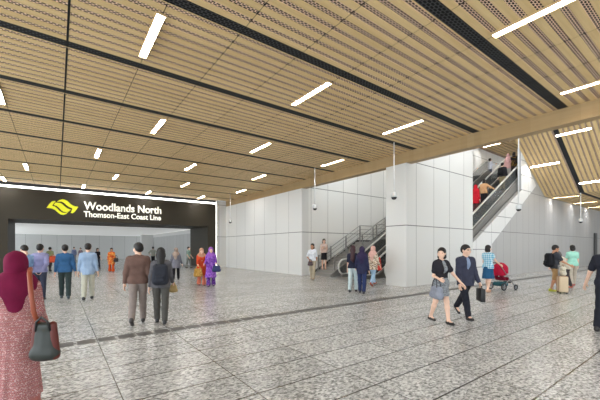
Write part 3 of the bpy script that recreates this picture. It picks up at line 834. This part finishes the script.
# couple with bags in the middle right
wc = person('young woman in grey dress and black bolero turning towards the suited man', px_at(441, 323.5), 1.62, 40, look=52, legs=((12, 4), (-12, 12)), wide=.93, arms=((22, 24, 12), (-6, 12, 84)),
            hair='bob', dress=(print_cloth('grey_print', [(120, 124, 128), (160, 162, 164), (96, 100, 106), (142, 146, 150)], 90), .66, .0), sleeve=.4, jacket=(cloth(40, 38, 44), .62, 1.06, True), female=True, shoe=(34, 32, 32), res=.010, group=G)
wmn = person('man with glasses in dark blue suit with open-necked shirt, walking with a briefcase', px_at(465.5, 318.5), 1.70, 36, legs=((-26, 16), (16, 2)), arms=((2, 14, 22), (6, 8, 10)),
             hair='short', glasses=True, top=cloth(132, 146, 172), hem=.95, sleeve=1.8, jacket=(cloth(58, 60, 76), 1.92, .80, True), bottom=cloth(36, 38, 46), shoe=(30, 28, 28), res=.010, grip=(1.1, .35), group=G, look=-12)
h = wc['hand'][1]
w0 = wc['w'](wc['J']['el', 1]) if False else wc['w'](wc['J']['wr', 1]-wc['J']['fd', 1]*.12)
bag('handbag', 'large grey satchel hanging from the forearm of the woman in the grey dress', 'handbag', (w0.x, w0.y, w0.z-.01), wc['ang']+1.3, .42, .26, .15, cloth(140, 144, 156), .17, plain(60, 62, 70))
h = wmn['hand'][0]
bc = thing('briefcase', 'black briefcase in the hand of the suited man', 'briefcase', (h.x, h.y, h.z-.35), wmn['ang']+1.2)
obj('case', rbox(B(), -.17, .17, -.05, .05, 0, .29, .02), plain(30, 30, 32, .45), bc, True)
obj('handle', tube(B(), [(-.07, 0, .285), (-.065, 0, .34), (.065, 0, .34), (.07, 0, .285)], .011, 8), plain(24, 24, 24), bc, True)
# man at the right edge
ed = person('man in navy cap and dark tee shirt, cut by the right edge', px_at(608, 332), 1.78, 160, legs=STEP2, arms=((6, 22, 10), (-12, 10, 10)), hair='short', cap=cloth(44, 58, 92),
            top=cloth(38, 40, 50), hem=.86, sleeve=.75, bottom=cloth(34, 36, 44), res=.011, group=G, wide=1.05)
# couple in front of the portal
bm_ = person('man in brown bomber jacket and taupe trousers walking away', px_at(138, 324), 1.71, 174, look=-35, legs=((-14, 16), (10, 2)), arms=((-4, 13, 22), (-4, 13, 22)), jacket=(cloth(108, 84, 76), 1.9, .87, False),
             top=cloth(80, 66, 62), hem=.92, bottom=cloth(138, 126, 120), shoe=(58, 52, 50), wide=1.03, res=.011, group=G)
bw = person('long-haired woman in grey top carrying a dark backpack', px_at(161, 323.5), 1.62, 176, legs=((12, 2), (-10, 10)), arms=((-2, 12, 8), (4, 12, 40)), hair='long', top=cloth(92, 90, 94), hem=.84, sleeve=1.9,
            bottom=cloth(82, 80, 76), shoe=(48, 46, 48), female=True, wide=1.08, res=.011, group=G)
backpack('dark grey backpack on the long-haired woman', bw, cloth(50, 52, 60), zc=.25)
h = bw['hand'][1]
bag('tote_bag', 'small tan bag in the right hand of the long-haired woman', 'bag', (h.x, h.y, h.z+.05), bw['ang'], .15, .15, .07, plain(172, 146, 96, .7), .06)
# four men by the portal, seen from behind
person('man in light blue shirt behind the maroon-scarf woman, head bent', px_at(24.5, 303), 1.68, 205, nod=22, legs=STAND, arms=((10, 12, 20), (18, 10, 62)), top=cloth(132, 162, 200), sleeve=.9, bottom=cloth(70, 78, 96), group=G, wide=1.05)
person('man in lavender shirt holding his hands behind his back', px_at(40, 300), 1.72, 158, legs=STAND, arms=((-26, 14, 38, 40), (-26, 14, 38, 40)), top=cloth(146, 146, 184), sleeve=1.85, bottom=cloth(62, 66, 84), group=G, wide=1.05)
person('man in bright blue shirt and dark green trousers walking to the portal', px_at(65, 298.5), 1.72, 180, legs=STEP, arms=((4, 12, 10), (-6, 14, 14)), top=cloth(58, 100, 144), sleeve=1.85, bottom=cloth(56, 68, 68), shoe=(66, 78, 84), group=G, wide=1.05)
person('man in pale blue checked shirt and cream trousers walking to the portal', px_at(88, 299.5), 1.76, 172, legs=STEP2, arms=((2, 12, 10), (-4, 12, 12)), top=grid_cloth('blue_check', (132, 158, 190), (182, 194, 208), 28), sleeve=1.8, hem=.78, bottom=cloth(190, 188, 172), shoe=(50, 50, 54), group=G, wide=1.02)
# facing women in long tunics
o1 = person('woman in orange-red tunic and beige headscarf walking towards us', px_at(201.5, 285.5), 1.60, 10, legs=STEP, arms=((4, 10, 70), (6, 8, 60)), scarf=cloth(196, 146, 118), dress=(cloth(204, 76, 42), .50, .05), sleeve=1.85, bottom=cloth(206, 116, 92), flare=.03, female=True, wide=1.08, shoe=(120, 60, 50), group=G)
o2 = person('woman in purple tunic and violet headscarf beside the orange-red one', px_at(211, 286.5), 1.64, -6, look=-14, legs=STEP2, arms=((6, 10, 72), (6, 12, 64)), scarf=cloth(150, 92, 180), dress=(print_cloth('violet_print', [(124, 70, 168), (142, 88, 186), (108, 56, 150), (160, 110, 196)], 26), .42, .06), sleeve=1.85, bottom=print_cloth('violet_print', [(84, 48, 130), (130, 80, 170), (70, 40, 110)], 30), flare=.03, female=True, wide=1.12, shoe=(70, 40, 90), group=G)
h = o1['hand'][1]; bag('handbag', 'gold brocade handbag held by the orange-red tunic woman', 'handbag', (h.x, h.y-.05, h.z-.0), o1['ang'], .34, .34, .14, print_cloth('gold_brocade', [(190, 148, 70), (160, 116, 52), (212, 172, 98)], 40), .12)
h = o2['hand'][0]; bag('handbag', 'navy handbag held by the purple tunic woman', 'handbag', (h.x, h.y-.05, h.z-.0), o2['ang'], .32, .24, .12, plain(34, 44, 92, .5), .08, patch=plain(196, 210, 220))
# beyond the portal
person('woman in beige headscarf, grey top and black trousers entering the portal', px_at(176, 280), 1.62, 168, legs=STEP2, arms=((-2, 18, 10), (4, 16, 20)), scarf=cloth(158, 140, 128), dress=(cloth(112, 112, 122), .66, .04), sleeve=1.85, bottom=cloth(34, 32, 36), female=True, wide=1.12, group=G, res=.016)
f1 = person('woman in orange salwar suit and yellow-red shawl beyond the portal', px_at(111.5, 272), 1.62, 4, legs=STEP, arms=((4, 12, 50), (2, 12, 20)), hair='bun', dress=(print_cloth('saffron_print', [(216, 118, 50), (226, 160, 88), (196, 70, 44), (220, 130, 60)], 16), .55, .05), sleeve=1.7, bottom=cloth(208, 84, 36), flare=.04, female=True, wide=1.1, skin='skin2', shoe=(150, 60, 40), group=G, res=.016)
h = f1['hand'][0]; bag('shoulder_bag', 'black shoulder bag beside the orange salwar suit', 'bag', (h.x, h.y-.05, h.z+.3), f1['ang'], .26, .24, .1, plain(34, 30, 32), .2)
person('woman in black top and dark trousers left of the orange salwar woman', px_at(97.5, 269), 1.60, 30, legs=STEP, arms=((0, 12, 30), (0, 12, 50)), hair='bun', top=cloth(44, 42, 48), sleeve=.6, bottom=cloth(60, 62, 74), female=True, group=G, res=.016)
person('man in pale shirt and black trousers with hands on hips, far back', px_at(153, 265.5), 1.72, 172, legs=STAND, arms=((-4, 42, 10, 75), (-4, 42, 10, 75)), top=cloth(176, 176, 164), sleeve=1.2, bottom=cloth(32, 32, 36), group=G, res=.018)
person('person in lime green shirt with an orange bag in the far room', px_at(50, 271), 1.68, 150, legs=STEP, arms=((0, 12, 10), (0, 12, 20)), top=cloth(170, 178, 130), sleeve=.7, bottom=cloth(90, 84, 84), group=G, res=.018)
X, Y = px_at(52, 271.5); bag('tote_bag', 'bright orange-red bag by the lime green shirt', 'bag', (X+.05, Y-.35, 1.15), 0, .42, .42, .16, plain(228, 92, 58, .7), .1)
person('person in slate blue shirt far behind the men', px_at(74, 262.5), 1.72, 20, legs=STEP, arms=((0, 10, 10), (0, 10, 20)), top=cloth(128, 138, 172), sleeve=1.8, bottom=cloth(120, 120, 130), group=G, res=.02)
person('person in mauve top far behind the men', px_at(80.5, 263), 1.64, -20, legs=STEP2, arms=((0, 10, 10), (0, 10, 20)), top=cloth(146, 126, 134), sleeve=1.8, bottom=cloth(110, 104, 110), female=True, group=G, res=.02)
person('person in pale teal shirt at the inner right side of the portal', px_at(188.5, 268), 1.72, 60, legs=STEP, arms=((6, 12, 30), (0, 10, 40)), top=cloth(136, 160, 150), sleeve=.8, bottom=cloth(118, 122, 118), group=G, res=.018)
# by the stairs and the escalators
w1 = person('woman in white blouse and khaki trousers walking from the stairs', px_at(312.5, 280), 1.84, -14, legs=STEP, arms=((0, 16, 70), (0, 24, 40, 60)), hair='bob', top=cloth(222, 226, 232), sleeve=.9, hem=.92, bottom=cloth(176, 164, 142), female=True, group=G, skin='skin2', shoe=(150, 140, 130))
h = w1['hand'][1]; bag('shoulder_bag', 'small dark shoulder bag of the white-blouse woman', 'bag', (h.x, h.y, h.z+.1), w1['ang'], .24, .2, .1, plain(70, 52, 56), .12)
XS = 12.3+.52; YS_ = 14.85
person('woman in blush blouse and black skirt standing on the lower stairs', (XS, YS_), 1.84, 10, legs=STAND, arms=((10, 8, 100, 20), (10, 8, 110, 20)), hair='long', top=cloth(206, 184, 174), sleeve=1.4, hem=.95, bottom=cloth(34, 32, 36), kind='skirt', skirt=.56, female=True, z=.31, group=G, shoe=(190, 150, 130))
person('woman with auburn hair, navy top and white trousers', px_at(353, 292), 1.70, 168, legs=STEP2, arms=((0, 10, 20), (4, 8, 20)), hair='long', hairm=plain(58, 28, 34, .5, .4, 0, 'hair'), top=cloth(38, 40, 58), sleeve=.8, hem=.9, bottom=cloth(190, 204, 206), female=True, wide=1.08, group=G, shoe=(60, 56, 60))
person('woman in navy headscarf and dark blue outfit arm in arm with her friend', px_at(362, 293.5), 1.66, 172, legs=STEP, arms=((4, 14, 40), (0, 12, 12)), scarf=cloth(52, 44, 72), top=cloth(46, 48, 74), sleeve=1.9, hem=.74, bottom=cloth(48, 58, 96), female=True, wide=1.1, group=G, shoe=(50, 46, 52))
w2 = person('woman in pink headscarf, leopard-print tunic and light jeans', px_at(373, 286), 1.68, 150, legs=STRIDE, arms=((4, 12, 20), (4, 14, 20)), scarf=cloth(218, 172, 160), dress=(print_cloth('spotted_print', [(206, 190, 170), (110, 90, 74), (188, 166, 142), (222, 208, 190)], 34), .72, .03), sleeve=1.8, bottom=cloth(152, 180, 204), female=True, wide=1.12, group=G, shoe=(150, 70, 50))
X, Y = px_at(379.5, 286); bag('handbag', 'red handbag at the side of the leopard-print tunic', 'handbag', (X, Y, 1.22), .4, .28, .26, .12, plain(206, 52, 42, .5), .3)
# parent with stroller
wp = person('woman in turquoise plaid shirt and denim skirt pushing a stroller', px_at(488, 292), 1.72, 148, legs=STEP, arms=((10, 10, 20), (34, 10, 24)), hair='bob', top=grid_cloth('turquoise_plaid', (104, 168, 196), (208, 226, 232), 14, .4), sleeve=.35, hem=.88, bottom=cloth(38, 84, 120), kind='skirt', skirt=.50, female=True, wide=1.12, group=G, shoe=(206, 160, 132))
def stroller(X, Y, rz):
    t = thing('stroller', 'red-hooded stroller with black wheels beside the plaid-shirt woman', 'stroller', (X, Y, 0), rz)
    dk = plain(40, 40, 44); al = plain(150, 150, 154, .3, .5, .7)
    for x, y, r in ((-.26, .42, .10), (.26, .42, .10), (-.28, -.22, .14), (.28, -.22, .14)):
        w = obj('wheel', tube(B(), [(x, y+r*.86*math.cos(a), r+r*.86*math.sin(a)) for a in np.linspace(0, 2*PI, 20)[:-1]], .022, 8, True), dk, t, True)
        bm = tube(B(), [(x-.03, y, r), (x+.03, y, r)], .025, 8)
        for k in range(5): a = k*2*PI/5; tube(bm, [(x, y, r), (x, y+r*.84*math.cos(a), r+r*.84*math.sin(a))], .008, 6)
        obj('hub', bm, al, w)
    for q in (-1, 1):
        obj('frame', tube(B(), [(q*.26, .42, .10), (q*.25, .1, .42), (q*.24, -.32, .92), (q*.22, -.42, 1.02)], .014, 8), al, t, True)
        obj('frame', tube(B(), [(q*.28, -.22, .14), (q*.25, .12, .45)], .014, 8), al, t, True)
    obj('handlebar', tube(B(), [(-.22, -.42, 1.02), (-.18, -.46, 1.04), (.18, -.46, 1.04), (.22, -.42, 1.02)], .018, 8), dk, t, True)
    s = Sdf(.04); s.cap((-.15, .12, .42), (.15, .12, .42), .07, .07); s.cap((-.15, -.05, .42), (.15, -.05, .42), .07, .07); s.cap((-.15, -.12, .48), (.15, -.22, .8), .06, .05); s.cap((.15, -.12, .48), (-.15, -.22, .8), .06, .05)
    soft('seat', s, .015, cloth(120, 22, 44), t)
    s = Sdf(.03); s.ell((0, -.06, .70), (.25, .33, .34)); s.sub((0, .10, .58), (.23, .36, .36)); s.clip((0, 0, -1), -.55); s.fold = .006
    soft('hood', s, .014, cloth(176, 24, 56), t)
    s = Sdf(.03); s.cap((-.16, .02, .22), (.16, .02, .22), .08, .08); s.cap((-.16, -.14, .22), (.16, -.14, .22), .08, .08); soft('basket', s, .015, cloth(52, 96, 104), t)
    s = Sdf(.02); s.cap((-.13, .30, .28), (.13, .30, .28), .03, .03); soft('footrest', s, .012, dk, t)
sx, sy = px_at(501.5, 289.5); stroller(sx, sy, wp['ang']-.15)
# group with the luggage
g1 = person('man in charcoal tee shirt, khaki shorts and yellow shoes beside a suitcase', px_at(555, 291.5), 1.72, 115, legs=STEP, arms=((4, 8, 14), (30, 8, 30)), top=cloth(58, 60, 66), sleeve=.7, bottom=cloth(164, 132, 92), shorts=True, shoe=(188, 190, 60), skin='skin2', wide=1.08, group=G, nod=10)
backpack('black backpack on the man in khaki shorts', g1, cloth(30, 30, 34), w=.34, hgt=.46, dp=.2)
person('woman in mint tee shirt and beige trousers beyond the suitcase', px_at(572.5, 286), 1.74, 200, legs=STEP2, arms=((6, 12, 40), (4, 10, 20)), hair='bun', top=cloth(154, 206, 186), sleeve=.6, bottom=cloth(176, 164, 148), female=True, wide=1.1, group=G, shoe=(160, 90, 80))
person('short person in cream top leaning between the man in shorts and the mint tee shirt', px_at(567, 288), 1.55, -70, lean=28, nod=10, legs=STEP, arms=((40, 10, 50), (44, 8, 40)), hair='bob', hairm=plain(96, 88, 82, .6, .3, 0, 'hair'), top=cloth(196, 184, 164), sleeve=1.3, bottom=cloth(64, 58, 58), female=True, group=G, shoe=(170, 80, 60))
X, Y = px_at(562.3, 293.2)
t = thing('suitcase', 'cream rolling suitcase with tan straps beside the yellow shoes', 'suitcase', (X, Y, 0), .5)
obj('shell', rbox(B(), -.2, .2, -.13, .13, .05, .60, .035), plain(206, 184, 152, .5), t, True)
for q in (-1, 1): obj('strap', box(B(), q*.1-.022, q*.1+.022, -.134, .134, .045, .605), plain(150, 96, 60, .5), t)
for x in (-.15, .15):
    for y in (-.09, .09): obj('wheel', lathe(B(), [(.01, 0), (.028, .01), (.028, .04), (.01, .055)], (x, y, 0), 12), M['rubber'], t, True)
obj('handle', tube(B(), [(-.07, .1, .6), (-.07, .1, 1.0), (.07, .1, 1.0), (.07, .1, .6)], .01, 8), M['steel'], t, True)
X2, Y2 = X+.02, Y+.05
t = thing('travel_bag', 'cream soft bag standing on top of the suitcase', 'bag', (X2, Y2, .607), .5)
s = Sdf(.03); s.cap((-.1, -.06, .09), (.1, -.06, .09), .085, .085); s.cap((-.09, -.06, .26), (.09, -.06, .26), .075, .075); s.cap((0, -.06, .1), (0, -.06, .27), .10, .08); s.fold = .004
soft('bag_body', s, .012, cloth(206, 198, 178), t)
obj('strap', tube(B(), [(-.08, -.06, .31), (-.06, -.06, .4), (.06, -.06, .4), (.08, -.06, .31)], .011, 8), plain(150, 120, 90), t, True)
# riders
def on_escalator(px, y, dz=0):
    rx, ry = ray(px); d = y/ry; X = rx*d; x = X-13.6
    k = math.floor((x+.45)/.36); zz = min(max(-.45+.36*k+.2, 0)*SL, 7.2)
    xc = -.45+.36*k+.175 if zz < 7.1 else x
    return (13.6+xc, y), zz+.008
UP = dict(face=0)                                  # facing up the escalator, +X
a, z = on_escalator(484, 9.15)
person('woman in tan jacket riding up, hand on the near handrail', a, 1.70, 0, face=8, z=z, legs=STAND, arms=((6, 10, 20), (20, 46, 30)), hair='bun', jacket=(cloth(196, 152, 110), 1.8, .86, False), top=cloth(150, 120, 90), bottom=cloth(44, 40, 42), female=True, wide=1.1, group=GE, res=.016)
a, z = on_escalator(475.8, 9.3)
person('person in long red coat riding up behind the tan jacket', a, 1.72, 0, face=0, z=z, legs=STAND, arms=((0, 10, 10), (0, 10, 10)), scarf=cloth(186, 28, 42), dress=(cloth(186, 28, 42), .62, .03), sleeve=1.9, bottom=cloth(90, 60, 60), female=True, wide=1.05, group=GE, res=.016)
a, z = on_escalator(503.5, 9.0)
b1 = person('man in black jacket and khaki trousers near the top of the escalator', a, 1.74, 0, face=0, z=z, legs=STAND, arms=((0, 12, 10), (0, 12, 10)), top=cloth(44, 42, 44), sleeve=1.9, bottom=cloth(132, 120, 92), wide=1.1, group=GE, res=.016)
backpack('black backpack on the rider near the top of the escalator', b1, cloth(26, 26, 28))
a, z = on_escalator(508, 9.35)
person('woman in pale pink headscarf and pink top high on the escalator', a, 1.66, 0, face=0, z=z, legs=STAND, arms=((0, 10, 10), (0, 10, 10)), scarf=cloth(226, 178, 176), dress=(cloth(206, 160, 154), .7, .02), sleeve=1.8, bottom=cloth(190, 184, 176), female=True, wide=1.1, group=GE, res=.016)
a, z = on_escalator(513, 9.0)
person('person in black and gold coat topmost on the near escalator', a, 1.70, 0, face=0, z=z, legs=STAND, arms=((0, 12, 10), (0, 12, 30)), hair='bob', top=print_cloth('black_gold_print', [(36, 32, 30), (40, 36, 34), (130, 100, 48), (30, 28, 28), (28, 26, 26)], 24), sleeve=1.9, hem=.74, bottom=cloth(60, 52, 48), wide=1.12, group=GE, res=.016)
rx, ry = ray(490); d = 12.1/ry
person('woman in white blouse on the upper landing above the far escalator', (rx*d, 12.1), 1.66, 130, z=7.215, legs=STAND, arms=((6, 10, 20), (20, 8, 90)), hair='bun', top=cloth(218, 222, 232), sleeve=1.8, hem=.8, bottom=cloth(66, 70, 88), female=True, wide=1.1, group=GE, res=.018)
